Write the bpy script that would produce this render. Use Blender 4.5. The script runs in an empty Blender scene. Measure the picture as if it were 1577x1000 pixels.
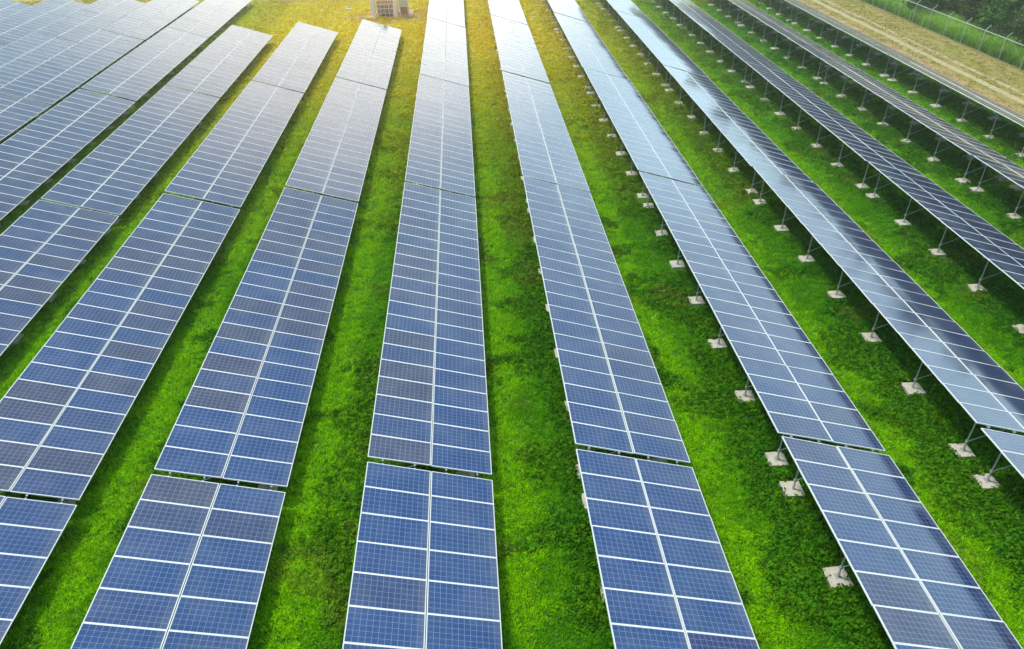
import bpy, bmesh, math, random
import numpy as np
from mathutils import Vector, Matrix, Euler

rng = np.random.default_rng(7)
random.seed(7)
scene = bpy.context.scene
COL = scene.collection
rad = math.radians

# ------------------------------------------------------------------ measures
CAM_F, CAM_H = 1096.64, 17.68
ROW_X0, ROW_P, TILT = -1.871, 6.4096, 0.3001
W = 3.94                                   # slope width of a table (two modules)
Z_HIGH = 1.903
ZC = Z_HIGH - W / 2 * math.sin(TILT)
GAP = 0.22
GY = [-5.1, 15.61, 36.34, 56.74, 76.78, 96.01]   # y of the gaps between tables
ROW_DX = {-7: -.05, -6: .03, -5: .08, -4: -.03, -3: -.04, 0: .05, 1: .04, 2: .02, 3: -.09, 5: -.33, 6: -1.12}
ROW_DY = {-3: .02, -2: .18, -1: .14, 0: .08, 1: .04, 2: -.02, 3: -.18, 4: -.21, 5: -.1, 6: -.1}
NMOD = 21
ML = 1.957                                 # module length (across the row)
FENCE_X = 45.75

def row_x(r): return ROW_X0 + ROW_P * r + ROW_DX.get(r, 0)

# ------------------------------------------------------------------ helpers
def link(o, parent=None):
    COL.objects.link(o)
    if parent is not None:
        o.parent = parent
    return o

def mesh_obj(name, bm, mats, parent=None, smooth=False):
    me = bpy.data.meshes.new(name)
    bm.to_mesh(me); bm.free()
    if not isinstance(mats, (list, tuple)): mats = [mats]
    for m in mats: me.materials.append(m)
    if smooth:
        me.polygons.foreach_set('use_smooth', [True] * len(me.polygons))
    return link(bpy.data.objects.new(name, me), parent)

def empty(name, loc=(0, 0, 0)):
    o = bpy.data.objects.new(name, None)
    o.empty_display_size = .2
    o.location = loc
    return link(o)

def tag(o, label=None, cat=None, group=None, kind=None):
    if label: o['label'] = label
    if cat: o['category'] = cat
    if group: o['group'] = group
    if kind: o['kind'] = kind
    return o

def copy_part(src, parent, loc=None, rot=None):
    o = src.copy()
    if loc is not None: o.location = loc
    if rot is not None: o.rotation_euler = rot
    link(o, parent)
    return o

def box(bm, lo, hi, mat=0, bevel=0):
    lo, hi = Vector(lo), Vector(hi)
    r = bmesh.ops.create_cube(bm, size=1)
    vs = r['verts']
    for v in vs:
        v.co = Vector(((v.co.x + .5) * (hi.x - lo.x) + lo.x, (v.co.y + .5) * (hi.y - lo.y) + lo.y, (v.co.z + .5) * (hi.z - lo.z) + lo.z))
    fs = {f for v in vs for f in v.link_faces}
    if bevel:
        es = list({e for v in vs for e in v.link_edges})
        rr = bmesh.ops.bevel(bm, geom=es, offset=bevel, segments=2, affect='EDGES', profile=.5)
        fs = {f for f in rr['faces']} | {f for f in fs if f.is_valid}
    for f in fs:
        if f.is_valid: f.material_index = mat
    return vs

def bar(bm, a, b, w, h=None, n=4, mat=0):
    """straight bar or tube from a to b"""
    a, b = Vector(a), Vector(b)
    h = h or w
    d = (b - a).normalized()
    up = Vector((0, 0, 1)) if abs(d.z) < .95 else Vector((0, 1, 0))
    s = d.cross(up).normalized(); t = s.cross(d).normalized()
    rings = []
    for p in (a, b):
        ring = []
        for k in range(n):
            ang = 2 * math.pi * (k + .5) / n
            kx, ky = math.cos(ang), math.sin(ang)
            if n == 4: kx, ky = kx * 1.4142, ky * 1.4142
            ring.append(bm.verts.new(p + s * kx * w / 2 + t * ky * h / 2))
        rings.append(ring)
    fs = []
    for k in range(n):
        fs.append(bm.faces.new((rings[0][k], rings[0][(k + 1) % n], rings[1][(k + 1) % n], rings[1][k])))
    fs.append(bm.faces.new(rings[0][::-1])); fs.append(bm.faces.new(rings[1]))
    for f in fs: f.material_index = mat
    return fs

# ------------------------------------------------------------------ materials
class NT:
    def __init__(s, name):
        s.m = bpy.data.materials.new(name); s.m.use_nodes = True
        s.t = s.m.node_tree; s.n = s.t.nodes; s.p = s.n['Principled BSDF']; s.out = s.n['Material Output']
    def new(s, typ, **kw):
        n = s.n.new(typ)
        for k, v in kw.items(): setattr(n, k, v)
        return n
    def l(s, a, b): s.t.links.new(a, b)
    def math(s, op, a, b=None, c=None, clamp=False):
        n = s.new('ShaderNodeMath', operation=op, use_clamp=clamp)
        for i, x in enumerate((a, b, c)):
            if x is None: continue
            if isinstance(x, (int, float)): n.inputs[i].default_value = x
            else: s.l(x, n.inputs[i])
        return n.outputs[0]
    def mix(s, f, a, b, blend='MIX'):
        n = s.new('ShaderNodeMix', data_type='RGBA', blend_type=blend)
        for i, x in ((0, f), (6, a), (7, b)):
            if isinstance(x, (int, float)): n.inputs[i].default_value = x
            elif isinstance(x, tuple): n.inputs[i].default_value = x if len(x) == 4 else (*x, 1)
            else: s.l(x, n.inputs[i])
        return n.outputs[2]
    def noise(s, vec, scale, detail=3, rough=.55):
        n = s.new('ShaderNodeTexNoise'); n.inputs['Scale'].default_value = scale
        n.inputs['Detail'].default_value = detail; n.inputs['Roughness'].default_value = rough
        if vec is not None: s.l(vec, n.inputs['Vector'])
        return n.outputs['Fac']
    def ramp(s, f, lo, hi):
        n = s.new('ShaderNodeMapRange'); n.interpolation_type = 'SMOOTHSTEP'
        n.inputs[1].default_value = lo; n.inputs[2].default_value = hi
        s.l(f, n.inputs[0]); return n.outputs[0]
    def bump(s, h, strength, dist=.02):
        b = s.new('ShaderNodeBump'); b.inputs['Strength'].default_value = strength; b.inputs['Distance'].default_value = dist
        s.l(h, b.inputs['Height']); s.l(b.outputs[0], s.p.inputs['Normal'])

def plain(name, col, rough=.5, metal=0., spec=.5, noise=0., scale=8):
    a = NT(name)
    a.p.inputs['Roughness'].default_value = rough
    a.p.inputs['Metallic'].default_value = metal
    a.p.inputs['Specular IOR Level'].default_value = spec
    if noise:
        co = a.new('ShaderNodeNewGeometry').outputs['Position']
        f = a.noise(co, scale, 4)
        c = a.mix(f, tuple(x * (1 - noise) for x in col), tuple(min(1, x * (1 + noise)) for x in col))
        a.l(c, a.p.inputs['Base Color'])
    else:
        a.p.inputs['Base Color'].default_value = (*col, 1)
    return a.m

def solar_glass(name, per_mesh):
    """blue polycrystalline cells behind glass; 12 x 6 cells by UV"""
    a = NT(name)
    uv = a.new('ShaderNodeUVMap'); uv.uv_map = 'UVMap'
    sep = a.new('ShaderNodeSeparateXYZ'); a.l(uv.outputs[0], sep.inputs[0])
    if per_mesh:
        at = a.new('ShaderNodeAttribute', attribute_name='rnd'); rnd = at.outputs['Fac']
    else:
        rnd = a.new('ShaderNodeObjectInfo').outputs['Random']
    cu = a.math('MULTIPLY', sep.outputs[0], 12.0); cv = a.math('MULTIPLY', sep.outputs[1], 6.0)
    fu = a.math('FRACT', cu); fv = a.math('FRACT', cv)
    du = a.math('ABSOLUTE', a.math('SUBTRACT', fu, .5)); dv = a.math('ABSOLUTE', a.math('SUBTRACT', fv, .5))
    line = a.math('MAXIMUM', a.math('GREATER_THAN', du, .468), a.math('GREATER_THAN', dv, .468))
    # two thin busbars per cell, along the module
    bb = a.math('LESS_THAN', a.math('ABSOLUTE', a.math('SUBTRACT', a.math('ABSOLUTE', a.math('SUBTRACT', fv, .5)), .22)), .012)
    cell = a.new('ShaderNodeCombineXYZ')
    a.l(a.math('FLOOR', cu), cell.inputs[0]); a.l(a.math('FLOOR', cv), cell.inputs[1]); a.l(a.math('MULTIPLY', rnd, 977.0), cell.inputs[2])
    wn = a.new('ShaderNodeTexWhiteNoise', noise_dimensions='3D'); a.l(cell.outputs[0], wn.inputs['Vector'])
    vs = a.new('ShaderNodeVectorMath', operation='MULTIPLY'); a.l(uv.outputs[0], vs.inputs[0]); vs.inputs[1].default_value = (90, 46, 1)
    vs2 = a.new('ShaderNodeVectorMath', operation='ADD'); a.l(vs.outputs[0], vs2.inputs[0]); a.l(cell.outputs[0], vs2.inputs[1])
    vor = a.new('ShaderNodeTexVoronoi'); vor.inputs['Scale'].default_value = 1.0; a.l(vs2.outputs[0], vor.inputs['Vector'])
    vb = a.new('ShaderNodeSeparateColor'); a.l(vor.outputs['Color'], vb.inputs[0])
    blue, violet, deep = (.010, .047, .165), (.041, .045, .096), (.004, .014, .110)
    r2 = a.new('ShaderNodeTexWhiteNoise', noise_dimensions='1D'); a.l(a.math('MULTIPLY', rnd, 313.7), r2.inputs['W'])
    r3 = a.new('ShaderNodeTexWhiteNoise', noise_dimensions='1D'); a.l(a.math('MULTIPLY', rnd, 871.3), r3.inputs['W'])
    oc = a.new('ShaderNodeObjectInfo'); bs = a.new('ShaderNodeSeparateColor'); a.l(oc.outputs['Color'], bs.inputs[0])
    c = a.mix(a.ramp(a.math('ADD', r2.outputs['Value'], a.math('SUBTRACT', bs.outputs[0], .5)), .55, 1.25), blue, violet)
    c = a.mix(a.math('MAXIMUM', a.math('MULTIPLY', a.ramp(r3.outputs['Value'], .95, .99), .6), bs.outputs[1]), c, deep)
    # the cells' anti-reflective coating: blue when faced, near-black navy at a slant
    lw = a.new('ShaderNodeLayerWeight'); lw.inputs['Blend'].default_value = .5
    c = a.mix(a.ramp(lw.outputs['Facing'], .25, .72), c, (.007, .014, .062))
    v = a.math('ADD', a.math('MULTIPLY', wn.outputs['Value'], .22), .80)
    v = a.math('ADD', v, a.math('MULTIPLY', vb.outputs[0], .16))
    vc = a.new('ShaderNodeCombineColor')
    for i in range(3): a.l(v, vc.inputs[i])
    c = a.mix(1.0, c, vc.outputs[0], 'MULTIPLY')
    c = a.mix(a.math('MULTIPLY', bb, .25), c, (.30, .36, .48))
    c = a.mix(a.math('MULTIPLY', line, .55), c, (.30, .38, .54))
    # soft dust film, denser in streaks
    geo = a.new('ShaderNodeNewGeometry')
    dust = a.noise(geo.outputs['Position'], .9, 5, .6)
    c = a.mix(a.math('MULTIPLY', a.ramp(dust, .35, .75), .10), c, (.36, .36, .38))
    grime = a.math('MULTIPLY', a.ramp(a.math('ADD', sep.outputs[0], a.math('MULTIPLY', dust, .12)), .92, 1.08), .16)
    c = a.mix(grime, c, (.30, .29, .26))
    a.l(c, a.p.inputs['Base Color'])
    ro = a.math('ADD', a.math('MULTIPLY', dust, .05), .075)
    a.l(ro, a.p.inputs['Roughness'])
    # grime gathers along the low edge of each module
    a.p.inputs['IOR'].default_value = 1.62
    return a.m

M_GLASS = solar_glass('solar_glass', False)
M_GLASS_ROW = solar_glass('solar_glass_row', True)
M_FRAME = plain('white_aluminium', (.72, .72, .71), .38, .0, .5)
M_STEEL = plain('galvanised_steel', (.44, .46, .46), .45, .35, .5, .18, 5)
M_BACK = plain('white_backsheet', (.55, .56, .56), .6)

def concrete(name, col):
    a = NT(name)
    co = a.new('ShaderNodeNewGeometry').outputs['Position']
    f1 = a.noise(co, 2.2, 5, .6); f2 = a.noise(co, 16, 4, .6); f3 = a.noise(co, 5, 5, .65)
    c = a.mix(f2, tuple(x * .74 for x in col), tuple(x * 1.22 for x in col))
    c = a.mix(a.math('MULTIPLY', a.ramp(f1, .45, .75), .45), c, (.36, .28, .19))
    c = a.mix(a.math('MULTIPLY', a.ramp(f3, .58, .72), .5), c, (.17, .17, .11))
    a.l(c, a.p.inputs['Base Color']); a.p.inputs['Roughness'].default_value = .9
    a.bump(f2, .5, .02)
    return a.m
M_CONC = concrete('weathered_concrete', (.60, .55, .47))

# ------------------------------------------------------------------ camera
cam = bpy.data.cameras.new('camera'); co = bpy.data.objects.new('camera', cam); link(co)
R = np.array([[0.9974838670365378, -0.06746549575214494, -0.021779391285156345],
              [0.05663759339457122, 0.5735865846501873, 0.8171845647855842],
              [0.04263939512124737, 0.8163619520728846, -0.5759644478537224]])
mw = Matrix.Identity(4)
for i in range(3):
    mw[i][0], mw[i][1], mw[i][2] = R[0][i], R[1][i], -R[2][i]
mw[2][3] = CAM_H
co.matrix_world = mw
cam.sensor_fit = 'HORIZONTAL'; cam.sensor_width = 36
cam.lens = 36 * CAM_F / 1577
cam.clip_start = .1; cam.clip_end = 3000
scene.camera = co

def project(P):
    d = np.asarray(P, float) - np.array([0, 0, CAM_H]); c = d @ R.T
    z = np.where(c[:, 2] > .5, c[:, 2], np.nan)
    return 788.5 + CAM_F * c[:, 0] / z, 500 - CAM_F * c[:, 1] / z

def back(u, v, z=0.0):
    d = np.array([(u - 788.5) / CAM_F, -(v - 500) / CAM_F, 1.0]) @ R
    t = (z - CAM_H) / d[2]
    return d[0] * t, d[1] * t

# ------------------------------------------------------------------ light
SUN_EL, SUN_AZ = rad(64), rad(-58)
sun = bpy.data.lights.new('sun', 'SUN'); sun.energy = 2.5; sun.angle = rad(9); sun.color = (1, .94, .84)
so = bpy.data.objects.new('sun', sun); link(so)
sd = Vector((math.sin(SUN_AZ) * math.cos(SUN_EL), math.cos(SUN_AZ) * math.cos(SUN_EL), math.sin(SUN_EL)))
so.rotation_euler = sd.to_track_quat('Z', 'Y').to_euler()
so.location = sd * 200

world = bpy.data.worlds.new('World'); scene.world = world; world.use_nodes = True
wt = world.node_tree; wn_ = wt.nodes; bg = wn_['Background']
sky = wn_.new('ShaderNodeTexSky'); sky.sky_type = 'NISHITA'; sky.sun_disc = False
sky.sun_elevation = SUN_EL; sky.sun_rotation = SUN_AZ; sky.dust_density = 2.0; sky.air_density = 1.0
tc = wn_.new('ShaderNodeTexCoord')
ns = wn_.new('ShaderNodeTexNoise'); ns.inputs['Scale'].default_value = 2.6; ns.inputs['Detail'].default_value = 6; ns.inputs['Roughness'].default_value = .55
wt.links.new(tc.outputs['Generated'], ns.inputs['Vector'])
mr = wn_.new('ShaderNodeMapRange'); mr.interpolation_type = 'SMOOTHSTEP'
mr.inputs[1].default_value = .38; mr.inputs[2].default_value = .72; mr.inputs[3].default_value = .55; mr.inputs[4].default_value = .95
wt.links.new(ns.outputs['Fac'], mr.inputs[0])
mx = wn_.new('ShaderNodeMix'); mx.data_type = 'RGBA'
wt.links.new(mr.outputs[0], mx.inputs[0]); wt.links.new(sky.outputs[0], mx.inputs[6])
mx.inputs[7].default_value = (7.4, 10.6, 12.2, 1)
# added brightening of the low sky ahead, to pale the panels' reflections
sx = wn_.new('ShaderNodeSeparateXYZ'); wt.links.new(tc.outputs['Generated'], sx.inputs[0])
el = wn_.new('ShaderNodeMapRange'); el.interpolation_type = 'SMOOTHSTEP'
el.inputs[1].default_value = .62; el.inputs[2].default_value = .12; el.inputs[3].default_value = 0; el.inputs[4].default_value = 1
wt.links.new(sx.outputs[2], el.inputs[0])
hd = wn_.new('ShaderNodeVectorMath'); hd.operation = 'DOT_PRODUCT'; hd.inputs[1].default_value = (.25, .968, 0)
wt.links.new(tc.outputs['Generated'], hd.inputs[0])
hm = wn_.new('ShaderNodeMapRange'); hm.interpolation_type = 'SMOOTHSTEP'
hm.inputs[1].default_value = -.1; hm.inputs[2].default_value = .75; hm.inputs[3].default_value = 0; hm.inputs[4].default_value = 1.5
wt.links.new(hd.outputs['Value'], hm.inputs[0])
pm = wn_.new('ShaderNodeMath'); pm.operation = 'MULTIPLY_ADD'; pm.inputs[2].default_value = 1.0
wt.links.new(el.outputs[0], pm.inputs[0]); wt.links.new(hm.outputs[0], pm.inputs[1])
sc_ = wn_.new('ShaderNodeVectorMath'); sc_.operation = 'SCALE'
wt.links.new(mx.outputs[2], sc_.inputs[0]); wt.links.new(pm.outputs[0], sc_.inputs['Scale'])
# warm glow patch added low ahead, away from the sun, to whiten far panels
dt = wn_.new('ShaderNodeVectorMath'); dt.operation = 'DOT_PRODUCT'
GE, GA = rad(8), rad(-5)
gdir = Vector((math.sin(GA) * math.cos(GE), math.cos(GA) * math.cos(GE), math.sin(GE)))
dt.inputs[1].default_value = gdir
wt.links.new(tc.outputs['Generated'], dt.inputs[0])
gm = wn_.new('ShaderNodeMapRange'); gm.interpolation_type = 'SMOOTHERSTEP'
gm.inputs[1].default_value = math.cos(rad(24)); gm.inputs[2].default_value = 1.0; gm.inputs[3].default_value = 0; gm.inputs[4].default_value = 1
wt.links.new(dt.outputs['Value'], gm.inputs[0])
gl = wn_.new('ShaderNodeMix'); gl.data_type = 'RGBA'; gl.blend_type = 'ADD'
wt.links.new(gm.outputs[0], gl.inputs[0]); wt.links.new(sc_.outputs[0], gl.inputs[6]); gl.inputs[7].default_value = (20, 14, 7.5, 1)
wt.links.new(gl.outputs[2], bg.inputs['Color']); bg.inputs['Strength'].default_value = .1

scene.view_settings.view_transform = 'Standard'; scene.view_settings.look = 'None'
scene.view_settings.gamma = 1; scene.view_settings.exposure = 0.16
scene.render.engine = 'CYCLES'
scene.cycles.max_bounces = 6; scene.cycles.diffuse_bounces = 3; scene.cycles.glossy_bounces = 3
scene.cycles.transparent_max_bounces = 8; scene.cycles.use_denoising = True
scene.cycles.sample_clamp_indirect = 4

# ------------------------------------------------------------------ numpy value noise
class VNoise:
    def __init__(s, seed): s.g = np.random.default_rng(seed).random((256, 256))
    def __call__(s, x, y):
        xi = np.floor(x).astype(int); yi = np.floor(y).astype(int); fx = x - xi; fy = y - yi
        fx = fx * fx * (3 - 2 * fx); fy = fy * fy * (3 - 2 * fy)
        g = s.g; a = g[xi % 256, yi % 256]; b = g[(xi + 1) % 256, yi % 256]; c = g[xi % 256, (yi + 1) % 256]; d = g[(xi + 1) % 256, (yi + 1) % 256]
        return (a * (1 - fx) + b * fx) * (1 - fy) + (c * (1 - fx) + d * fx) * fy
def fbm(n, x, y, s): return .55 * n(x / s, y / s) + .3 * n(x / s * 2.1 + 7, y / s * 2.1 + 3) + .15 * n(x / s * 4.3 + 1, y / s * 4.3 + 9)
def sstep(x, a, b):
    t = np.clip((x - a) / (b - a), 0, 1); return t * t * (3 - 2 * t)
NA, NB, NC, ND = VNoise(1), VNoise(2), VNoise(3), VNoise(4)

# ------------------------------------------------------------------ ground
def ground_material():
    a = NT('meadow_ground')
    pos = a.new('ShaderNodeNewGeometry').outputs['Position']
    sep = a.new('ShaderNodeSeparateXYZ'); a.l(pos, sep.inputs[0])
    X, Y = sep.outputs[0], sep.outputs[1]
    f1 = a.noise(pos, .35, 5); f2 = a.noise(pos, 2.5, 5, .65); f3 = a.noise(pos, 14, 4, .7)
    c = a.mix(a.ramp(f1, .35, .65), (.045, .15, .008), (.085, .22, .010))
    c = a.mix(a.math('MULTIPLY', a.ramp(f2, .45, .72), .55), c, (.030, .10, .012))
    c = a.mix(a.math('MULTIPLY', a.ramp(f3, .55, .75), .35), c, (.16, .20, .03))
    wob = a.math('MULTIPLY', a.math('SUBTRACT', a.noise(pos, .16, 4), .5), 9.0)
    # warm glow painted into the far lanes' colour; drier only at the field's end
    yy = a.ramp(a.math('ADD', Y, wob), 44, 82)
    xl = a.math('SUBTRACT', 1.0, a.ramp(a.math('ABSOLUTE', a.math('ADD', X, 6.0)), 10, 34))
    glow_dryf = a.math('MULTIPLY', yy, xl)
    glow_dryf = a.math('MAXIMUM', a.math('MULTIPLY', glow_dryf, .92), a.math('MULTIPLY', a.ramp(a.math('ADD', Y, wob), 84, 98), .6))
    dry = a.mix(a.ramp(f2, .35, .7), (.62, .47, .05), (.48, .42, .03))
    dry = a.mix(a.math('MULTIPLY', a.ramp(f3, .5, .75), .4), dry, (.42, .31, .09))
    c = a.mix(glow_dryf, c, dry)
    # mown verge along the fence
    vx = a.math('MULTIPLY', a.ramp(a.math('ADD', X, a.math('MULTIPLY', wob, .12)), 36.6, 37.8), a.math('SUBTRACT', 1.0, a.ramp(X, 45.4, 46.3)))
    mp = a.new('ShaderNodeMapping'); mp.inputs['Scale'].default_value = (1, .28, 1); a.l(pos, mp.inputs[0]); sv = mp.outputs[0]
    verge = a.mix(a.ramp(a.noise(sv, 1.0, 6, .66), .38, .62), (.30, .27, .06), (.40, .31, .13))
    verge = a.mix(a.math('MULTIPLY', a.ramp(a.noise(sv, 2.6, 5, .7), .5, .70), .6), verge, (.24, .18, .07))
    verge = a.mix(a.math('MULTIPLY', a.ramp(a.noise(sv, .45, 4, .6), .5, .72), .5), verge, (.20, .27, .02))
    verge = a.mix(a.math('MULTIPLY', a.ramp(f3, .5, .72), .35), verge, (.40, .32, .15))
    c = a.mix(vx, c, verge)
    a.l(c, a.p.inputs['Base Color']); a.p.inputs['Roughness'].default_value = .95
    a.p.inputs['Specular IOR Level'].default_value = .1
    a.bump(a.math('ADD', f3, f2), .8, .06)
    return a.m
bm = bmesh.new()
bmesh.ops.create_grid(bm, x_segments=40, y_segments=40, size=700)
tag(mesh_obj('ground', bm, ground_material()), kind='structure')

def strip(name, pts, w, mat, z, seed):
    """ragged-edged ground strip along a polyline"""
    n = VNoise(seed); bm = bmesh.new(); prev = None
    P = []
    for (a, b) in zip(pts[:-1], pts[1:]):
        k = max(2, int((Vector(b) - Vector(a)).length / .35))
        for i in range(k): P.append(Vector(a).lerp(Vector(b), i / k))
    P.append(Vector(pts[-1]))
    for i, p in enumerate(P):
        q = P[min(i + 1, len(P) - 1)] - P[max(i - 1, 0)]; t = Vector((-q.y, q.x)).normalized()
        s = i * .35
        l = w * (.28 + .5 * float(fbm(n, np.float64(s), np.float64(3.3), 2.0)))
        r = w * (.28 + .5 * float(fbm(n, np.float64(s), np.float64(57.1), 2.0)))
        a = bm.verts.new((p.x + t.x * l, p.y + t.y * l, z)); b = bm.verts.new((p.x - t.x * r, p.y - t.y * r, z))
        if prev: bm.faces.new((prev[0], prev[1], b, a))
        prev = (a, b)
    for f in bm.faces: f.normal_update()
    if bm.faces[0:1] and bm.faces[:][0].normal.z < 0: bmesh.ops.reverse_faces(bm, faces=bm.faces[:])
    return tag(mesh_obj(name, bm, mat), kind='structure')

def soil(name, c1, c2, c3):
    a = NT(name); pos = a.new('ShaderNodeNewGeometry').outputs['Position']
    f1 = a.noise(pos, 1.1, 5, .65); f2 = a.noise(pos, 9, 4, .7)
    c = a.mix(a.ramp(f1, .35, .65), c1, c2); c = a.mix(a.math('MULTIPLY', a.ramp(f2, .5, .72), .55), c, c3)
    a.l(c, a.p.inputs['Base Color']); a.p.inputs['Roughness'].default_value = .95; a.bump(f2, .7, .05)
    return a.m
M_SOIL = soil('pale_sandy_soil', (.42, .33, .17), (.52, .41, .25), (.30, .26, .08))
M_SOIL2 = soil('reddish_soil', (.40, .24, .10), (.46, .30, .14), (.28, .25, .06))
strip('dirt_track', [(41.0, 20), (40.75, 52), (40.72, 61), (40.85, 74), (40.6, 100), (40.5, 130)], .62, M_SOIL, .010, 11)
strip('dirt_track', [(42.1, 20), (42.0, 60), (41.9, 90), (41.9, 130)], .42, M_SOIL, .006, 12)
strip('dirt_track', [(39.2, 30), (39.3, 60), (39.2, 100)], .55, M_SOIL2, .006, 13)
strip('dirt_road', [(-70, 104.5), (-42, 101.9), (-21, 98.6), (0, 97.9), (30, 98)], 3.4, M_SOIL2, .012, 14)

# ------------------------------------------------------------------ solar tables
u_ax = Vector((math.cos(TILT), 0, -math.sin(TILT))); n_ax = Vector((math.sin(TILT), 0, math.cos(TILT)))
def on_table(u, y, h=0.0):
    """point at slope distance u from the table's middle line, h above the glass"""
    return Vector((0, y, ZC)) + u_ax * u + n_ax * h

def add_panel_glass(bm, cx, cy, hx, hy, uvl, rl=None, rnd=0., M=None, fx=.030, fy=.030):
    """glass face (mat 0), back (mat 1)"""
    hx -= fx; hy -= fy
    def V(x, y, z):
        p = Vector((x, y, z)); p = (M @ p) if M else p
        return bm.verts.new(p + Vector((cx, cy, 0)))
    q = [V(-hx, -hy, 0), V(hx, -hy, 0), V(hx, hy, 0), V(-hx, hy, 0)]
    f = bm.faces.new(q); f.material_index = 0
    # white margin of the laminate is kept inside the UV: cells end a little short of the frame
    ex, ey = .006 / (2 * hx), .012 / (2 * hy)
    for lp, (a, b) in zip(f.loops, ((0, 0), (1, 0), (1, 1), (0, 1))):
        lp[uvl].uv = (a, b)
        if rl is not None: lp[rl] = (rnd, rnd, rnd, 1)
    q2 = [V(-hx, -hy, -.008), V(-hx, hy, -.008), V(hx, hy, -.008), V(hx, -hy, -.008)]
    g = bm.faces.new(q2); g.material_index = 1

def add_panel_frame(bm, cx, cy, hx, hy, mat, M=None, fx=.024, fy=.024):
    def V(x, y, z):
        p = Vector((x, y, z)); p = (M @ p) if M else p
        return bm.verts.new(p + Vector((cx, cy, 0)))
    top, bot = .004, -.036
    o = [(-hx, -hy), (hx, -hy), (hx, hy), (-hx, hy)]
    i = [(-hx + fx, -hy + fy), (hx - fx, -hy + fy), (hx - fx, hy - fy), (-hx + fx, hy - fy)]
    ot = [V(*p, top) for p in o]; it = [V(*p, top) for p in i]; ob = [V(*p, bot) for p in o]; ib = [V(*p, bot) for p in i]
    for k in range(4):
        j = (k + 1) % 4
        for q in ((ot[k], ot[j], it[j], it[k]), (ob[k], ob[j], ot[j], ot[k]), (it[k], it[j], ib[j], ib[k]), (ib[k], ib[j], ob[j], ob[k])):
            f = bm.faces.new(q); f.material_index = mat

HX = ML / 2
UC = (W - ML) / 2            # centre of each module column from the middle line

proto = {}
def make_protos():
    for band in range(5):
        pitch = (GY[band + 1] - GY[band] - GAP) / NMOD
        hy = pitch / 2 - .004
        bm = bmesh.new(); uvl = bm.loops.layers.uv.new('UVMap')
        add_panel_glass(bm, 0, 0, HX, hy, uvl, fy=.023)
        o = mesh_obj('solar_panel', bm, [M_GLASS, M_BACK]); proto['panel', band] = o
        bm = bmesh.new(); add_panel_frame(bm, 0, 0, HX, hy, 0)
        proto['frame', band] = mesh_obj('panel_frame', bm, M_FRAME)
        bm = bmesh.new(); uvl = bm.loops.layers.uv.new('UVMap')
        add_panel_glass(bm, 0, 0, HX, hy, uvl, fy=.023); add_panel_frame(bm, 0, 0, HX, hy, 2)
        proto['framed', band] = mesh_obj('solar_panel', bm, [M_GLASS, M_BACK, M_FRAME])
        L = pitch * NMOD
        # four long purlins run under the modules
        for k, u in enumerate((-1.5, -.5, .5, 1.5)):
            bm = bmesh.new()
            bar(bm, (0, -.07, 0), (0, L + .07, 0), .045, .06)
            proto['purlin', band] = mesh_obj('purlin', bm, M_STEEL) if k == 0 else proto['purlin', band]
            if k: bm.free()
    # rafter across the slope
    bm = bmesh.new(); bar(bm, u_ax * -1.72, u_ax * 1.72, .05, .08); proto['rafter'] = mesh_obj('rafter', bm, M_STEEL)
    xh, xl = PX_H, PX_L
    zt = lambda x: ZC - math.tan(TILT) * x - .17
    bm = bmesh.new(); bar(bm, (0, 0, .06), (0, 0, zt(xh)), .050, n=10)
    box(bm, (-.09, -.09, .100), (.09, .09, .112)); bar(bm, (0, 0, .111), (0, 0, .30), .08, n=10)
    proto['post_high'] = mesh_obj('post', bm, M_STEEL)
    bm = bmesh.new(); bar(bm, (0, 0, .06), (0, 0, zt(xl)), .050, n=10); box(bm, (-.09, -.09, .100), (.09, .09, .112))
    bar(bm, (0, 0, .111), (0, 0, .26), .08, n=10)
    proto['post_low'] = mesh_obj('post', bm, M_STEEL)
    bm = bmesh.new(); bar(bm, (.03, 0, .50), (1.55, 0, zt(xh + 1.55) + .02), .034, n=8)
    bar(bm, (0, -.04, .50), (0, .04, .50), .075, .09); proto['brace'] = mesh_obj('brace', bm, M_STEEL)
    for k in range(3):
        bm = bmesh.new(); s = (.31, .32, .30)[k]
        box(bm, (-s, -s * (1 + .03 * k), -.10), (s, s, .10), bevel=.012)
        n = VNoise(40 + k)
        for v in bm.verts:
            v.co.x += (float(n(np.float64(v.co.y * 9 + 5), np.float64(v.co.z * 9 + k))) - .5) * .03
            v.co.y += (float(n(np.float64(v.co.x * 9 + 15), np.float64(v.co.z * 9 + 4))) - .5) * .03
        proto['footing', k] = mesh_obj('footing', bm, M_CONC)
PX_H = -W / 2 * math.cos(TILT) + .51
PX_L = PX_H + 2.4
make_protos()
POST_E = .56
KDEEP = 14          # one module of a clearly darker batch in the row right of the middle

PADS = []          # (x, y) of every footing, for clearing the grass

ORD = ['nearest', 'second nearest', 'third nearest', 'fourth nearest', 'fifth nearest']
ROWORD = ['first', 'second', 'third', 'fourth', 'fifth', 'sixth', 'seventh', 'eighth', 'ninth', 'tenth', 'eleventh', 'twelfth',
          'thirteenth', 'fourteenth', 'fifteenth', 'sixteenth', 'seventeenth']

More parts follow.
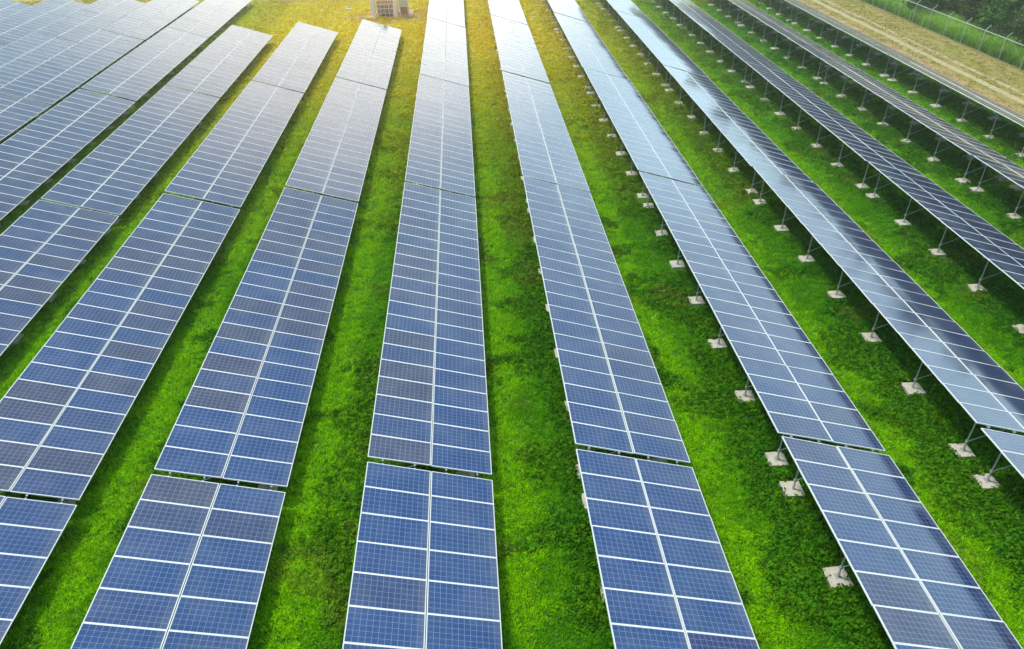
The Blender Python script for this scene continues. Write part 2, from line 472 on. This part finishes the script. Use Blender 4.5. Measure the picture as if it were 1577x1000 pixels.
def build_table(r, band, label):
    pitch = (GY[band + 1] - GY[band] - GAP) / NMOD
    L = pitch * NMOD
    y0 = GY[band] + GAP / 2 + ROW_DY.get(r, 0)
    x0 = row_x(r)
    root = empty('solar_table', (x0 + random.gauss(0, .012), y0, random.gauss(0, .018)))
    tag(root, label, 'solar table', 'long tilted solar tables in parallel rows')
    tilt_off = random.gauss(0, .005); twist = random.gauss(0, .004) + (.005, .004, -.003, -.002, 0)[band]
    if r in (-1, 1): twist = (.006, .010, -.010, -.006, -.003)[band]
    # batches of modules: violet-grey ones in the left rows, clear blue ones in the row right of the middle
    vio = (.42, .34, .10, .05, 0)[band] if r <= -1 else {0: .0, 1: -.30}.get(r, .08)
    bn = VNoise(abs(r * 31 + band) + 5)
    def paint(o, c=0, k=0):
        side = (.34, -.22)[c] if (r == 0 and band == 1) else 0
        run = 1.1 * (float(bn(np.float64(k / 3.5), np.float64(c * 5.3))) - .5)
        o.color = (.5 + vio + side + run + random.gauss(0, .05), 1.0 if (r, band, c, k) == (1, 0, 1, KDEEP) else 0, 0, 1)
    fine = band <= 1 or (band == 2 and -4 <= r <= 4)
    split = fine or band == 2
    if split:
        for c in (0, 1):
            for k in range(NMOD):
                y = (k + .5) * pitch
                rot = (twist + random.gauss(0, .0022), TILT + tilt_off + random.gauss(0, .004), 0)
                loc = on_table((-UC, UC)[c], y, random.gauss(0, .0008))
                if fine:
                    p = copy_part(proto['panel', band], root, loc, rot)
                    paint(p, c, k); copy_part(proto['frame', band], p, (0, 0, 0), (0, 0, 0))
                else:
                    paint(copy_part(proto['framed', band], root, loc, rot), c, k)
    else:
        hy = pitch / 2 - .004
        for c in (0, 1):
            bm = bmesh.new(); uvl = bm.loops.layers.uv.new('UVMap'); rl = bm.loops.layers.color.new('rnd')
            for k in range(NMOD):
                M = Euler((twist + random.gauss(0, .0022), tilt_off + random.gauss(0, .004), 0)).to_matrix()
                add_panel_glass(bm, 0, (k + .5) * pitch, HX, hy, uvl, rl, random.random(), M, fy=.023)
                add_panel_frame(bm, 0, (k + .5) * pitch, HX, hy, 2, M)
            o = mesh_obj('panel_strip', bm, [M_GLASS_ROW, M_BACK, M_FRAME], root)
            paint(o, c); o.location = on_table((-UC, UC)[c], 0); o.rotation_euler = (0, TILT, 0)
    # supports
    for u in (-1.5, -.5, .5, 1.5):
        copy_part(proto['purlin', band], root, on_table(u, 0, -.067), (0, TILT, 0))
    s = (L - 2 * POST_E) / 6
    for i in range(7):
        y = POST_E + i * s
        copy_part(proto['rafter'], root, on_table(0, y, -.137))
        copy_part(proto['post_high'], root, (PX_H, y, 0))
        copy_part(proto['brace'], root, (PX_H, y, 0))
        copy_part(proto['post_low'], root, (PX_L, y, 0))
        for x in (PX_H, PX_L):
            copy_part(proto['footing', random.randrange(3)], root, (x + random.gauss(0, .02), y + random.gauss(0, .02), random.gauss(0, .012)),
                      (0, 0, rad(random.gauss(0, 2) + 90 * random.randrange(4))))
            PADS.append((x0 + x, y0 + y))
    return root

# which tables the photograph shows
plan = []
for r in range(-9, 7):
    for band in range(5):
        if -3 <= r <= -1 and band == 4: continue          # clearing beside the transformer
        y = np.linspace(GY[band], GY[band + 1], 30)
        seen = 0
        for s in (-1, 1):
            P = np.stack([np.full(30, row_x(r) + s * W / 2 * math.cos(TILT)), y, np.full(30, ZC - s * W / 2 * math.sin(TILT))], 1)
            uu, vv = project(P)
            with np.errstate(invalid='ignore'):
                seen += int(((uu > -12) & (uu < 1590) & (vv > -12) & (vv < 1012)).sum())
        if seen: plan.append((r, band))
rows_seen = {}
for r, b in plan: rows_seen.setdefault(r, []).append(b)
for r, bands in rows_seen.items():
    n = 6 - r
    if n == 0: rowtxt = 'the row beside the dry fence verge'
    else: rowtxt = 'the %s row in from the wire fence' % ROWORD[n]
    for i, b in enumerate(sorted(bands)):
        if len(bands) == 1: pos = 'only visible blue solar table of '
        elif i == len(bands) - 1: pos = 'farthest blue solar table of '
        else: pos = ORD[i] + ' blue solar table of '
        build_table(r, b, pos + rowtxt)
for o in list(proto.values()):
    bpy.data.objects.remove(o)

# ------------------------------------------------------------------ grass
def grass_material(name, trans=.35):
    a = NT(name)
    at = a.new('ShaderNodeAttribute', attribute_name='tint'); at.attribute_type = 'INSTANCER'
    bl = a.new('ShaderNodeAttribute', attribute_name='blade')
    c = a.mix(1.0, at.outputs['Color'], bl.outputs['Color'], 'MULTIPLY')
    d = a.new('ShaderNodeBsdfDiffuse'); t = a.new('ShaderNodeBsdfTranslucent'); m = a.new('ShaderNodeMixShader'); m.inputs[0].default_value = trans
    a.l(c, d.inputs[0]); a.l(c, t.inputs[0]); a.l(d.outputs[0], m.inputs[1]); a.l(t.outputs[0], m.inputs[2])
    a.l(m.outputs[0], a.out.inputs['Surface'])
    a.n.remove(a.p)
    return a.m
M_GRASS = grass_material('grass_blades'); M_LEAF = grass_material('weed_leaves', .3)

def tuft(seed, blades, radius, hmin, hmax, width, bend, mat):
    rd = random.Random(seed); bm = bmesh.new(); cl = bm.loops.layers.float_color.new('blade')
    for i in range(blades):
        a = rd.uniform(0, 6.283); rr = radius * math.sqrt(rd.random()); p = Vector((math.cos(a) * rr, math.sin(a) * rr, -.01))
        h = rd.uniform(hmin, hmax); b = rd.uniform(0, 6.283); out = Vector((math.cos(b), math.sin(b), 0)); side = Vector((-out.y, out.x, 0)) * width * .5 * rd.uniform(.7, 1.3)
        bd = bend * rd.uniform(.3, 1.2)
        p1 = p + Vector((0, 0, h * .6)) + out * bd * h * .3; p2 = p + Vector((0, 0, h * (1 - .25 * bd))) + out * bd * h * .95
        v = [bm.verts.new(p - side), bm.verts.new(p + side), bm.verts.new(p1 + side * .8), bm.verts.new(p1 - side * .8), bm.verts.new(p2)]
        g = rd.uniform(.5, 1.6); w = rd.uniform(.85, 1.2)
        for f in (bm.faces.new(v[:4]), bm.faces.new((v[3], v[2], v[4]))):
            for lp in f.loops: lp[cl] = (g * w, g, g * .9, 1)
    me = bpy.data.meshes.new('tuft'); bm.to_mesh(me); bm.free(); me.materials.append(mat)
    return bpy.data.objects.new('tuft', me)

def weed(seed, leaves, radius, hmax, size, mat):
    rd = random.Random(seed); bm = bmesh.new(); cl = bm.loops.layers.float_color.new('blade')
    for i in range(leaves):
        a = rd.uniform(0, 6.283); rr = radius * math.sqrt(rd.random())
        p = Vector((math.cos(a) * rr, math.sin(a) * rr, hmax * rd.uniform(.25, 1) * (1 - .5 * (rr / radius) ** 2)))
        s = size * rd.uniform(.6, 1.3)
        e = Euler((rd.gauss(0, .5), rd.gauss(0, .5), rd.uniform(0, 6.283))).to_matrix()
        v = [bm.verts.new(p + e @ Vector(q)) for q in ((-s * .5, 0, 0), (-.1 * s, -.34 * s, .05 * s), (s * .5, 0, -.08 * s), (-.1 * s, .34 * s, .05 * s))]
        g = rd.uniform(.5, 1.6); w = rd.uniform(.8, 1.25)
        f = bm.faces.new(v)
        for lp in f.loops: lp[cl] = (g * w, g, g, 1)
    me = bpy.data.meshes.new('weed'); bm.to_mesh(me); bm.free(); me.materials.append(mat)
    return bpy.data.objects.new('weed', me)

def scatter(name, src, pts, rotz, scl, idx, tint, lean=None):
    me = bpy.data.meshes.new(name)
    n = len(pts)
    me.vertices.add(n); me.vertices.foreach_set('co', np.ascontiguousarray(pts, np.float32).ravel())
    def attr(nm, typ, data, key):
        at = me.attributes.new(nm, typ, 'POINT'); at.data.foreach_set(key, np.ascontiguousarray(data).ravel())
    rot = np.zeros((n, 3), np.float32); rot[:, 2] = rotz
    if lean is not None: rot[:, 0] = lean
    attr('rot', 'FLOAT_VECTOR', rot, 'vector'); attr('scl', 'FLOAT', scl.astype(np.float32), 'value')
    attr('idx', 'INT', idx.astype(np.int32), 'value'); attr('tint', 'FLOAT_COLOR', tint.astype(np.float32), 'color')
    o = link(bpy.data.objects.new(name, me))
    coll = bpy.data.collections.new(name + '_source')
    for k, s in enumerate(src):
        s.name = 'kind_%02d' % k; coll.objects.link(s)
    ng = bpy.data.node_groups.new(name, 'GeometryNodeTree')
    ng.interface.new_socket('Geometry', in_out='INPUT', socket_type='NodeSocketGeometry')
    ng.interface.new_socket('Geometry', in_out='OUTPUT', socket_type='NodeSocketGeometry')
    gi, go = ng.nodes.new('NodeGroupInput'), ng.nodes.new('NodeGroupOutput')
    ip = ng.nodes.new('GeometryNodeInstanceOnPoints'); ci = ng.nodes.new('GeometryNodeCollectionInfo')
    ci.inputs['Collection'].default_value = coll; ci.inputs['Separate Children'].default_value = True; ci.inputs['Reset Children'].default_value = True
    def named(nm, t):
        x = ng.nodes.new('GeometryNodeInputNamedAttribute'); x.data_type = t; x.inputs['Name'].default_value = nm
        return x.outputs['Attribute']
    L = ng.links.new
    mp = ng.nodes.new('GeometryNodeMeshToPoints')
    L(gi.outputs[0], mp.inputs[0]); L(mp.outputs[0], ip.inputs['Points']); L(ci.outputs[0], ip.inputs['Instance'])
    ip.inputs['Pick Instance'].default_value = True
    L(named('idx', 'INT'), ip.inputs['Instance Index']); L(named('rot', 'FLOAT_VECTOR'), ip.inputs['Rotation']); L(named('scl', 'FLOAT'), ip.inputs['Scale'])
    L(ip.outputs[0], go.inputs[0])
    md = o.modifiers.new('scatter', 'NODES'); md.node_group = ng
    return o

def frame_mask(x, y, pad=40):
    u, v = project(np.stack([x, y, np.zeros_like(x)], 1))
    with np.errstate(invalid='ignore'):
        return (u > -pad - 60) & (u < 1577 + pad + 60) & (v > -pad) & (v < 1000 + pad)

def lawn_points():
    X, Y = [], []
    for y0, y1, dens in ((6, 18, 120), (18, 26, 95), (26, 36, 65), (36, 48, 42), (48, 64, 24), (64, 82, 14), (82, 104, 9)):
        xm0, xm1 = -8 - .75 * y1, 14 + .72 * y1
        xm1 = min(xm1, 37.6)
        n = int((xm1 - xm0) * (y1 - y0) * dens)
        x = rng.uniform(xm0, xm1, n); y = rng.uniform(y0, y1, n); m = frame_mask(x, y)
        X.append(x[m]); Y.append(y[m])
    return np.concatenate(X), np.concatenate(Y)
gx, gy_ = lawn_points()
# hidden ground well under the left rows needs no blades; keep all the visible strips
ph = ((gx - ROW_X0) / ROW_P + .5) % 1 - .5           # -.5..+.5 of a row pitch, 0 under the table's middle
pd = np.array(PADS)
# grid lookup of footings
cell = {}
for (a, b) in pd: cell.setdefault((int(a // 1), int(b // 1)), []).append((a, b))
keep = np.ones(len(gx), bool); jit = rng.random(len(gx))
for k in range(len(gx)):
    i, j = int(gx[k] // 1), int(gy_[k] // 1)
    for di in (-1, 0, 1):
        for dj in (-1, 0, 1):
            for (a, b) in cell.get((i + di, j + dj), ()):
                if abs(gx[k] - a) < .345 + .08 * jit[k] and abs(gy_[k] - b) < .345 + .09 * jit[k]: keep[k] = False
gx, gy_, ph = gx[keep], gy_[keep], ph[keep]
n = len(gx)
big = fbm(NA, gx, gy_, 5.0); mid = fbm(NB, gx, gy_, 1.4); sml = fbm(NC, gx, gy_, .45)
gap = np.where(ph > 0, ph, ph + 1)                   # 0..1 : .29 low edge, .71 next high edge
# leafy weeds crowd towards the high edge of the next row
wprob = sstep(gap + (mid - .5) * .55 + (big - .5) * .5, .50, .72) * .9
wprob = np.clip(wprob + .9 * sstep(mid * .6 + sml * .4, .60, .72), 0, .95)
wprob *= np.where(gx > 0, 1.0, .75)
isweed = rng.random(n) < wprob
idx = np.where(isweed, rng.integers(4, 7, n), rng.integers(0, 4, n))
C = lambda *c: np.array(c, float)[None, :]
bright, midg, deep, weedc, brown = C(.220, .505, .004), C(.095, .325, .005), C(.038, .175, .006), C(.023, .130, .008), C(.22, .19, .04)
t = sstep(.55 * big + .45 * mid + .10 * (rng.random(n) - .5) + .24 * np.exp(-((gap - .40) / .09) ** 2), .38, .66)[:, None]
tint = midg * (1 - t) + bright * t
t2 = sstep(.5 * sml + .5 * mid, .58, .70)[:, None]; tint = tint * (1 - .45 * t2) + deep * .45 * t2
tint = np.where(isweed[:, None], weedc * (.55 + 1.0 * sml[:, None]) * .72 + tint * .28, tint)
t3 = sstep(fbm(ND, gx, gy_, 2.2), .66, .78)[:, None]; tint = tint * (1 - .3 * t3) + brown * .3 * t3
# blade colour gilded to stand for the warm glow ahead; drier at field end
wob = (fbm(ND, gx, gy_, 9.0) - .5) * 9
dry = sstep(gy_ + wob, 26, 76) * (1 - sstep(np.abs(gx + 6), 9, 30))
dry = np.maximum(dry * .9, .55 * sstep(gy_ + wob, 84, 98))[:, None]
glow_straw = C(.72, .56, .02) * (.85 + .3 * mid[:, None])
tint = tint * (1 - dry) + glow_straw * dry
rj = rng.uniform(.8, 1.22, (n, 1)) ** (1 - .65 * dry); tint = np.clip(tint * rj, 0, .8)
tint = np.concatenate([tint, np.ones((n, 1))], 1)
far = np.clip((gy_ - 25) / 60, 0, 1)
scl = rng.uniform(.7, 1.25, n) * (1 + .45 * far) * (.75 + .5 * mid)
tufts = [tuft(s, 15, .12, .06, .18, .018, .9, M_GRASS) for s in range(4)] + [weed(10 + s, 16, .16, .22, .085, M_LEAF) for s in range(3)]
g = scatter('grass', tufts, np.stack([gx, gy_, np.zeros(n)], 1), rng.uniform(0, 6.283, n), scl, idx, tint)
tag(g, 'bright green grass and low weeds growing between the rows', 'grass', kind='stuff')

# straw tufts on the mown verge
n = 16000
x = 38.2 + 7.6 * rng.random(n); y = rng.uniform(34, 105, n); m = frame_mask(x, y); x, y = x[m], y[m]; n = len(x)
q = fbm(NA, x, y, 1.8); m = (np.abs(x - 40.75) > .35) & (rng.random(n) < .08 + .32 * q); x, y, q = x[m], y[m], q[m]; n = len(x)
tint = C(.30, .29, .05) * q[:, None] * 1.3 + C(.40, .31, .15) * (1 - q[:, None]); tint = np.concatenate([np.clip(tint * rng.uniform(.7, 1.3, (n, 1)), 0, .7), np.ones((n, 1))], 1)
g = scatter('dry_grass', [tuft(30 + s, 12, .14, .04, .10, .02, 1.2, M_GRASS) for s in range(3)], np.stack([x, y, np.zeros(n)], 1), rng.uniform(0, 6.283, n), rng.uniform(.8, 1.7, n), rng.integers(0, 3, n), tint)
tag(g, 'short yellow mown grass on the verge inside the fence', 'grass', kind='stuff')

# tall reeds of grass outside the fence
n = 9000
x = FENCE_X + .35 + 4.2 * rng.random(n) ** 1.2; y = rng.uniform(40, 112, n)
q = fbm(NB, x, y, 2.5); m = rng.random(n) < .35 + q; x, y, q = x[m], y[m], q[m]; n = len(x)
tint = C(.26, .46, .05) * q[:, None] * 1.5 + C(.14, .30, .03) * (1 - q[:, None]); tint = np.concatenate([np.clip(tint * rng.uniform(.75, 1.3, (n, 1)), 0, .7), np.ones((n, 1))], 1)
g = scatter('tall_grass', [tuft(50 + s, 18, .22, .5, 1.15, .035, .8, M_GRASS) for s in range(3)], np.stack([x, y, np.zeros(n)], 1), rng.uniform(0, 6.283, n), rng.uniform(.6, 1.25, n), rng.integers(0, 3, n), tint)
tag(g, 'tall pale green grass growing outside the wire fence', 'grass', kind='stuff')

# ------------------------------------------------------------------ fence
def fence():
    root = empty('wire_fence', (FENCE_X, 75, 0))
    tag(root, 'chain link fence with angled post tops along the dry verge', 'fence')
    H = 1.83; y0, y1 = 40.0, 118.0
    M_W = plain('galvanised_wire', (.55, .57, .56), .5, .3); M_BW = plain('dull_wire', (.10, .11, .10), .6)
    ys = [back(u, v, H)[1] for u, v in ((1411, 6), (1434.5, 13.7), (1459, 25), (1484, 35.8), (1511, 47), (1541, 59.5), (1573, 72.5))]
    st = (ys[0] - ys[-1]) / 6
    yy = [ys[-1] + st * k for k in range(-5, 18)]
    yy = [q for q in yy if y0 < q < y1]
    for q in yy:
        bm = bmesh.new(); bar(bm, (0, q - 75, 0), (0, q - 75, H + .02), .06, n=8)
        p = mesh_obj('fence_post', bm, M_W, root)
        bm = bmesh.new(); bar(bm, (0, q - 75, H + .02), (.40, q - 75, H + .42), .05, n=8); mesh_obj('post_arm', bm, M_W, p)
    bm = bmesh.new(); bar(bm, (0, y0 - 75, H - .03), (0, y1 - 75, H - .03), .055, n=8); mesh_obj('top_rail', bm, M_W, root)
    for k in (1, 2, 3):
        bm = bmesh.new(); bar(bm, (.13 * k, y0 - 75, H + .02 + .13 * k), (.13 * k, y1 - 75, H + .02 + .13 * k), .005, n=4); mesh_obj('barbed_wire', bm, M_BW, root)
    bm = bmesh.new(); stp = .11; hh = H - .05; n = int((y1 - y0) / stp)
    for k in range(n):
        a = y0 - 75 + k * stp
        for d in (1, -1):
            b = a + d * hh
            bar(bm, (.035 + .004 * d, a, .02), (.035 + .004 * d, b, hh), .0034, n=3)
    mesh_obj('wire_mesh', bm, M_BW, root)
    # low concrete kerb the mesh sits on
    bm = bmesh.new(); box(bm, (-.05, y0 - 75, -.1), (.05, y1 - 75, .05)); mesh_obj('kerb', bm, plain('dirty_kerb', (.30, .24, .17), .9, 0, .2, .4, 1.5), root)
fence()

# ------------------------------------------------------------------ trees outside the fence
def bark_material():
    a = NT('bark'); pos = a.new('ShaderNodeNewGeometry').outputs['Position']; f = a.noise(pos, 6, 5, .7)
    a.l(a.mix(f, (.07, .055, .04), (.20, .17, .13)), a.p.inputs['Base Color']); a.p.inputs['Roughness'].default_value = .9; a.bump(f, .6, .04)
    return a.m
M_BARK = bark_material()
def leaf_material():
    a = NT('tree_leaves')
    bl = a.new('ShaderNodeAttribute', attribute_name='leaf')
    oi = a.new('ShaderNodeObjectInfo')
    hs = a.new('ShaderNodeHueSaturation'); a.l(bl.outputs['Color'], hs.inputs['Color'])
    a.l(a.math('ADD', .47, a.math('MULTIPLY', oi.outputs['Random'], .05)), hs.inputs['Hue'])
    a.l(a.math('ADD', .75, a.math('MULTIPLY', oi.outputs['Random'], .5)), hs.inputs['Value'])
    d = a.new('ShaderNodeBsdfPrincipled'); d.inputs['Roughness'].default_value = .5; d.inputs['Specular IOR Level'].default_value = .3
    t = a.new('ShaderNodeBsdfTranslucent'); m = a.new('ShaderNodeMixShader'); m.inputs[0].default_value = .25
    a.l(hs.outputs[0], d.inputs['Base Color']); a.l(hs.outputs[0], t.inputs[0]); a.l(d.outputs[0], m.inputs[1]); a.l(t.outputs[0], m.inputs[2])
    a.l(m.outputs[0], a.out.inputs['Surface']); a.n.remove(a.p)
    return a.m
M_LEAVES = leaf_material()

def tree_meshes(seed, height, width, leafs):
    rd = random.Random(seed)
    bm = bmesh.new()
    th = height * .45
    bar(bm, (0, 0, -.2), (.15, .1, th), height * .045, n=8)
    for v in bm.verts:
        if v.co.z > th * .5: v.co.x *= .6; v.co.y *= .6
    cents = []
    nb = 11
    for k in range(nb):
        a = 2.4 * k + rd.uniform(-.4, .4); rr = width * .5 * rd.uniform(.25, .95); z = height * rd.uniform(.22, .92)
        rr *= math.sqrt(max(.12, 1 - ((z / height - .5) / .55) ** 2))
        c = Vector((math.cos(a) * rr, math.sin(a) * rr, z)); cents.append((c, width * rd.uniform(.16, .30)))
        bar(bm, (.1, .05, min(th, z * .7)), c, height * .012, n=5)
    tr = bpy.data.meshes.new('trunk'); bm.to_mesh(tr); bm.free(); tr.materials.append(M_BARK)
    bm = bmesh.new(); cl = bm.loops.layers.float_color.new('leaf')
    sub = []
    for c, r in cents:
        hue = rd.random()
        for k in range(14):
            d = Vector((rd.gauss(0, 1), rd.gauss(0, 1), rd.gauss(0, .8))).normalized() * r * rd.uniform(.5, 1.05)
            sub.append((c + d, r * rd.uniform(.22, .42), hue))
    for i in range(leafs):
        c, r, hue = sub[rd.randrange(len(sub))]
        d = Vector((rd.gauss(0, 1), rd.gauss(0, 1), rd.gauss(0, .7))) * r * .6
        p = c + d; p.z = max(p.z, .15)
        s = rd.uniform(.12, .25)
        e = Euler((rd.gauss(0, .7), rd.gauss(0, .7), rd.uniform(0, 6.283))).to_matrix()
        v = [bm.verts.new(p + e @ Vector(q)) for q in ((-s, 0, 0), (-.15 * s, -.5 * s, .1 * s), (s, 0, -.2 * s), (-.15 * s, .5 * s, .1 * s))]
        g = rd.uniform(.55, 1.4)
        base = (.055 + .10 * hue, .165 + .08 * hue, .022)
        if rd.random() < .06: base = (.30, .28, .04)
        f = bm.faces.new(v)
        for lp in f.loops: lp[cl] = (base[0] * g, base[1] * g, base[2] * g, 1)
    cr = bpy.data.meshes.new('crown'); bm.to_mesh(cr); bm.free(); cr.materials.append(M_LEAVES)
    return tr, cr
TREES = [tree_meshes(100 + k, h, w, 11000) for k, (h, w) in enumerate(((5.6, 6.0), (6.6, 6.5), (4.8, 6.2), (6.2, 5.2), (7.4, 7.0)))]
tree_specs = []
rt = random.Random(5)
for xx, y0, y1, st in ((51.5, 44, 132, 3.3), (55.8, 42, 140, 4.0), (61, 40, 150, 4.8)):
    yv = y0
    while yv < y1:
        tree_specs.append((xx + rt.uniform(-1, 1), yv + rt.uniform(-1, 1), rt.randrange(5) if xx > 53 else rt.choice((0, 2, 3)), rt.uniform(.9, 1.12)))
        yv += st
inside, outside = [], []
for s in tree_specs:
    zz = np.linspace(0, 6, 5); u, v = project(np.stack([np.full(5, s[0]), np.full(5, s[1]), zz], 1))
    (inside if ((u < 1572) & (v > 3) & (v < 1000)).sum() >= 2 else outside).append(s)
def place_tree(s, label):
    root = empty('tree', (s[0], s[1], 0)); root.rotation_euler = (0, 0, rt.uniform(0, 6.283)); root.scale = (s[3],) * 3
    tag(root, label, 'tree', 'dense trees outside the fence')
    tr, cr = TREES[s[2]]
    link(bpy.data.objects.new('trunk', tr), root); link(bpy.data.objects.new('crown', cr), root)
inside.sort(key=lambda s: s[1])
NUM = ['nearest', 'second', 'third', 'fourth', 'fifth', 'sixth', 'seventh', 'eighth', 'ninth', 'tenth', 'eleventh', 'twelfth', 'thirteenth', 'fourteenth', 'fifteenth', 'sixteenth']
for depth, (lo, hi, txt) in enumerate(((0, 53.6, 'right behind the tall grass'), (53.6, 58.5, 'one tree back from the fence'), (58.5, 99, 'at the back of the thicket'))):
    for k, s in enumerate([q for q in inside if lo <= q[0] < hi]):
        place_tree(s, '%s dark green tree %s, counted up from the right edge' % (NUM[min(k, 15)], txt))
for s in outside:
    place_tree(s, 'dense dark tree farther along the thicket outside the wire fence')

# ------------------------------------------------------------------ transformer station beyond the rows
def station():
    cx, cy = back(600, 30)
    root = empty('transformer_station', (cx, cy + 1.0, 0))
    tag(root, 'outdoor transformer with white steel uprights and cabinet on a concrete slab', 'transformer')
    Wt = plain('white_paint', (.92, .76, .64), .5); Pk = plain('pale_enamel', (.80, .58, .44), .5, 0, .4, .12, 3); Gr = plain('grey_enamel', (.66, .56, .46), .45, 0, .5, .1, 3)
    Terra = plain('stained_slab', (.52, .34, .18), .9, 0, .2, .3, 2)
    Rust = plain('rust_brown_paint', (.50, .26, .11), .6, 0, .4, .25, 4); Cer = plain('brown_porcelain', (.30, .13, .06), .25)
    bm = bmesh.new(); box(bm, (-2.6, -.75, -.1), (2.6, 3.0, .16), bevel=.02); mesh_obj('slab', bm, Terra, root)
    for x in (-1.85, .70):
        bm = bmesh.new()
        for y in (-.3, 1.6):
            box(bm, (x - .19, y - .19, .16), (x + .19, y + .19, 3.55), bevel=.02)
            box(bm, (x - .26, y - .26, .15), (x + .26, y + .26, .24))
        for k in range(7): bar(bm, (x, -.12, .4 + k * .44), (x, 1.42, .4 + (k + .9) * .44), .05)
        mesh_obj('upright', bm, Wt, root)
    bm = bmesh.new()
    for y in (-.3, 1.6): bar(bm, (-2.0, y, 3.62), (1.1, y, 3.62), .1)
    mesh_obj('crossbeam', bm, Wt, root)
    bm = bmesh.new(); box(bm, (-1.35, .1, .35), (.35, 1.3, 1.7), bevel=.03)
    box(bm, (-1.2, .15, .16), (-1.0, 1.25, .35)); box(bm, (0, .15, .16), (.2, 1.25, .35))
    tank = mesh_obj('tank', bm, Rust, root)
    bm = bmesh.new()
    for k in range(9): box(bm, (-1.22 + k * .18, -.18, .5), (-1.17 + k * .18, .1, 1.55))
    mesh_obj('radiator', bm, Pk, tank)
    for x in (-1.1, -.5, .1):
        bm = bmesh.new()
        bar(bm, (x, .7, 1.69), (x, .7, 2.35), .06, n=10)
        for k in range(6): bar(bm, (x, .7, 1.74 + k * .1), (x, .7, 1.78 + k * .1), .2 - .012 * k, n=12)
        mesh_obj('bushing', bm, Cer, tank)
    bm = bmesh.new(); bar(bm, (-1.2, 1.0, 1.95), (.2, 1.0, 1.95), .32, n=14); mesh_obj('conservator', bm, Rust, tank)
    bm = bmesh.new(); box(bm, (1.15, -.2, 1.05), (2.15, .6, 2.3), bevel=.02)
    cab = mesh_obj('cabinet', bm, Wt, root)
    bm = bmesh.new(); box(bm, (1.2, -.235, 1.12), (1.64, -.203, 2.24)); box(bm, (1.66, -.235, 1.12), (2.1, -.203, 2.24)); mesh_obj('door', bm, Gr, cab)
    bm = bmesh.new()
    for k in range(5): bar(bm, (-1.45 + k * .48, -.42, .16), (-1.45 + k * .48, -.42, 1.5), .06)
    for z in (.5, 1.0, 1.48): bar(bm, (-1.5, -.42, z), (.55, -.42, z), .06)
    mesh_obj('guard_rail', bm, Wt, root)
    bm = bmesh.new(); box(bm, (1.25, .0, .3), (2.05, .55, .98), bevel=.02); mesh_obj('control_box', bm, Rust, root)
    bm = bmesh.new()
    for x in (-.9, -.1): bar(bm, (x, .05, 1.2), (x, .05, 2.6), .09, n=8)
    bar(bm, (-.9, .05, 2.58), (1.2, .05, 2.2), .08, n=8); mesh_obj('conduit', bm, Pk, root)
    for x in (1.2, 2.1):
        bm = bmesh.new()
        for y in (-.15, .55): bar(bm, (x, y, .16), (x, y, 1.05), .09)
        mesh_obj('leg', bm, Wt, cab)
station()

x, y = back(537, 15)
root = empty('marker_post', (x, y, 0)); tag(root, 'slim pale marker post standing in yellow grass left of the transformer', 'post')
Wp = plain('pale_post_paint', (.66, .60, .50), .6)
bm = bmesh.new(); bar(bm, (0, 0, 0), (0, 0, 2.2), .09, n=8); mesh_obj('pole', bm, Wp, root)
bm = bmesh.new(); box(bm, (-.35, -.3, -.05), (.35, .3, .12), bevel=.01); mesh_obj('base', bm, M_CONC, root)
bm = bmesh.new(); box(bm, (-.16, -.075, 1.5), (.16, -.047, 1.9)); mesh_obj('plate', bm, Wp, root)

# bare reddish earth round the transformer slab
def apron():
    cx, cy = back(600, 30); n = VNoise(77); bm = bmesh.new(); vs = []
    for k in range(64):
        a = 2 * math.pi * k / 64
        q = .8 + .5 * float(fbm(n, np.float64(math.cos(a) * 3 + 9), np.float64(math.sin(a) * 3 + 9), 1.0))
        vs.append(bm.verts.new((cx + math.cos(a) * 4.6 * q, cy + 2.2 + math.sin(a) * 4.2 * q, .008)))
    bm.faces.new(vs)
    tag(mesh_obj('bare_earth', bm, M_SOIL2), kind='structure')
apron()

def glow_haze():  # thin warm haze, added to carry the sky glow over the far rows
    bm = bmesh.new(); box(bm, (-120, -30, -1.0), (110, 170, 18.6))
    m = bpy.data.materials.new('glow_haze'); m.use_nodes = True; t = m.node_tree
    t.nodes.remove(t.nodes['Principled BSDF'])
    v = t.nodes.new('ShaderNodeVolumePrincipled'); v.inputs['Density'].default_value = .0016; v.inputs['Color'].default_value = (.98, .91, .78, 1); v.inputs['Anisotropy'].default_value = .82
    t.links.new(v.outputs[0], t.nodes['Material Output'].inputs['Volume'])
    tag(mesh_obj('glow_haze', bm, m), kind='stuff')
glow_haze()
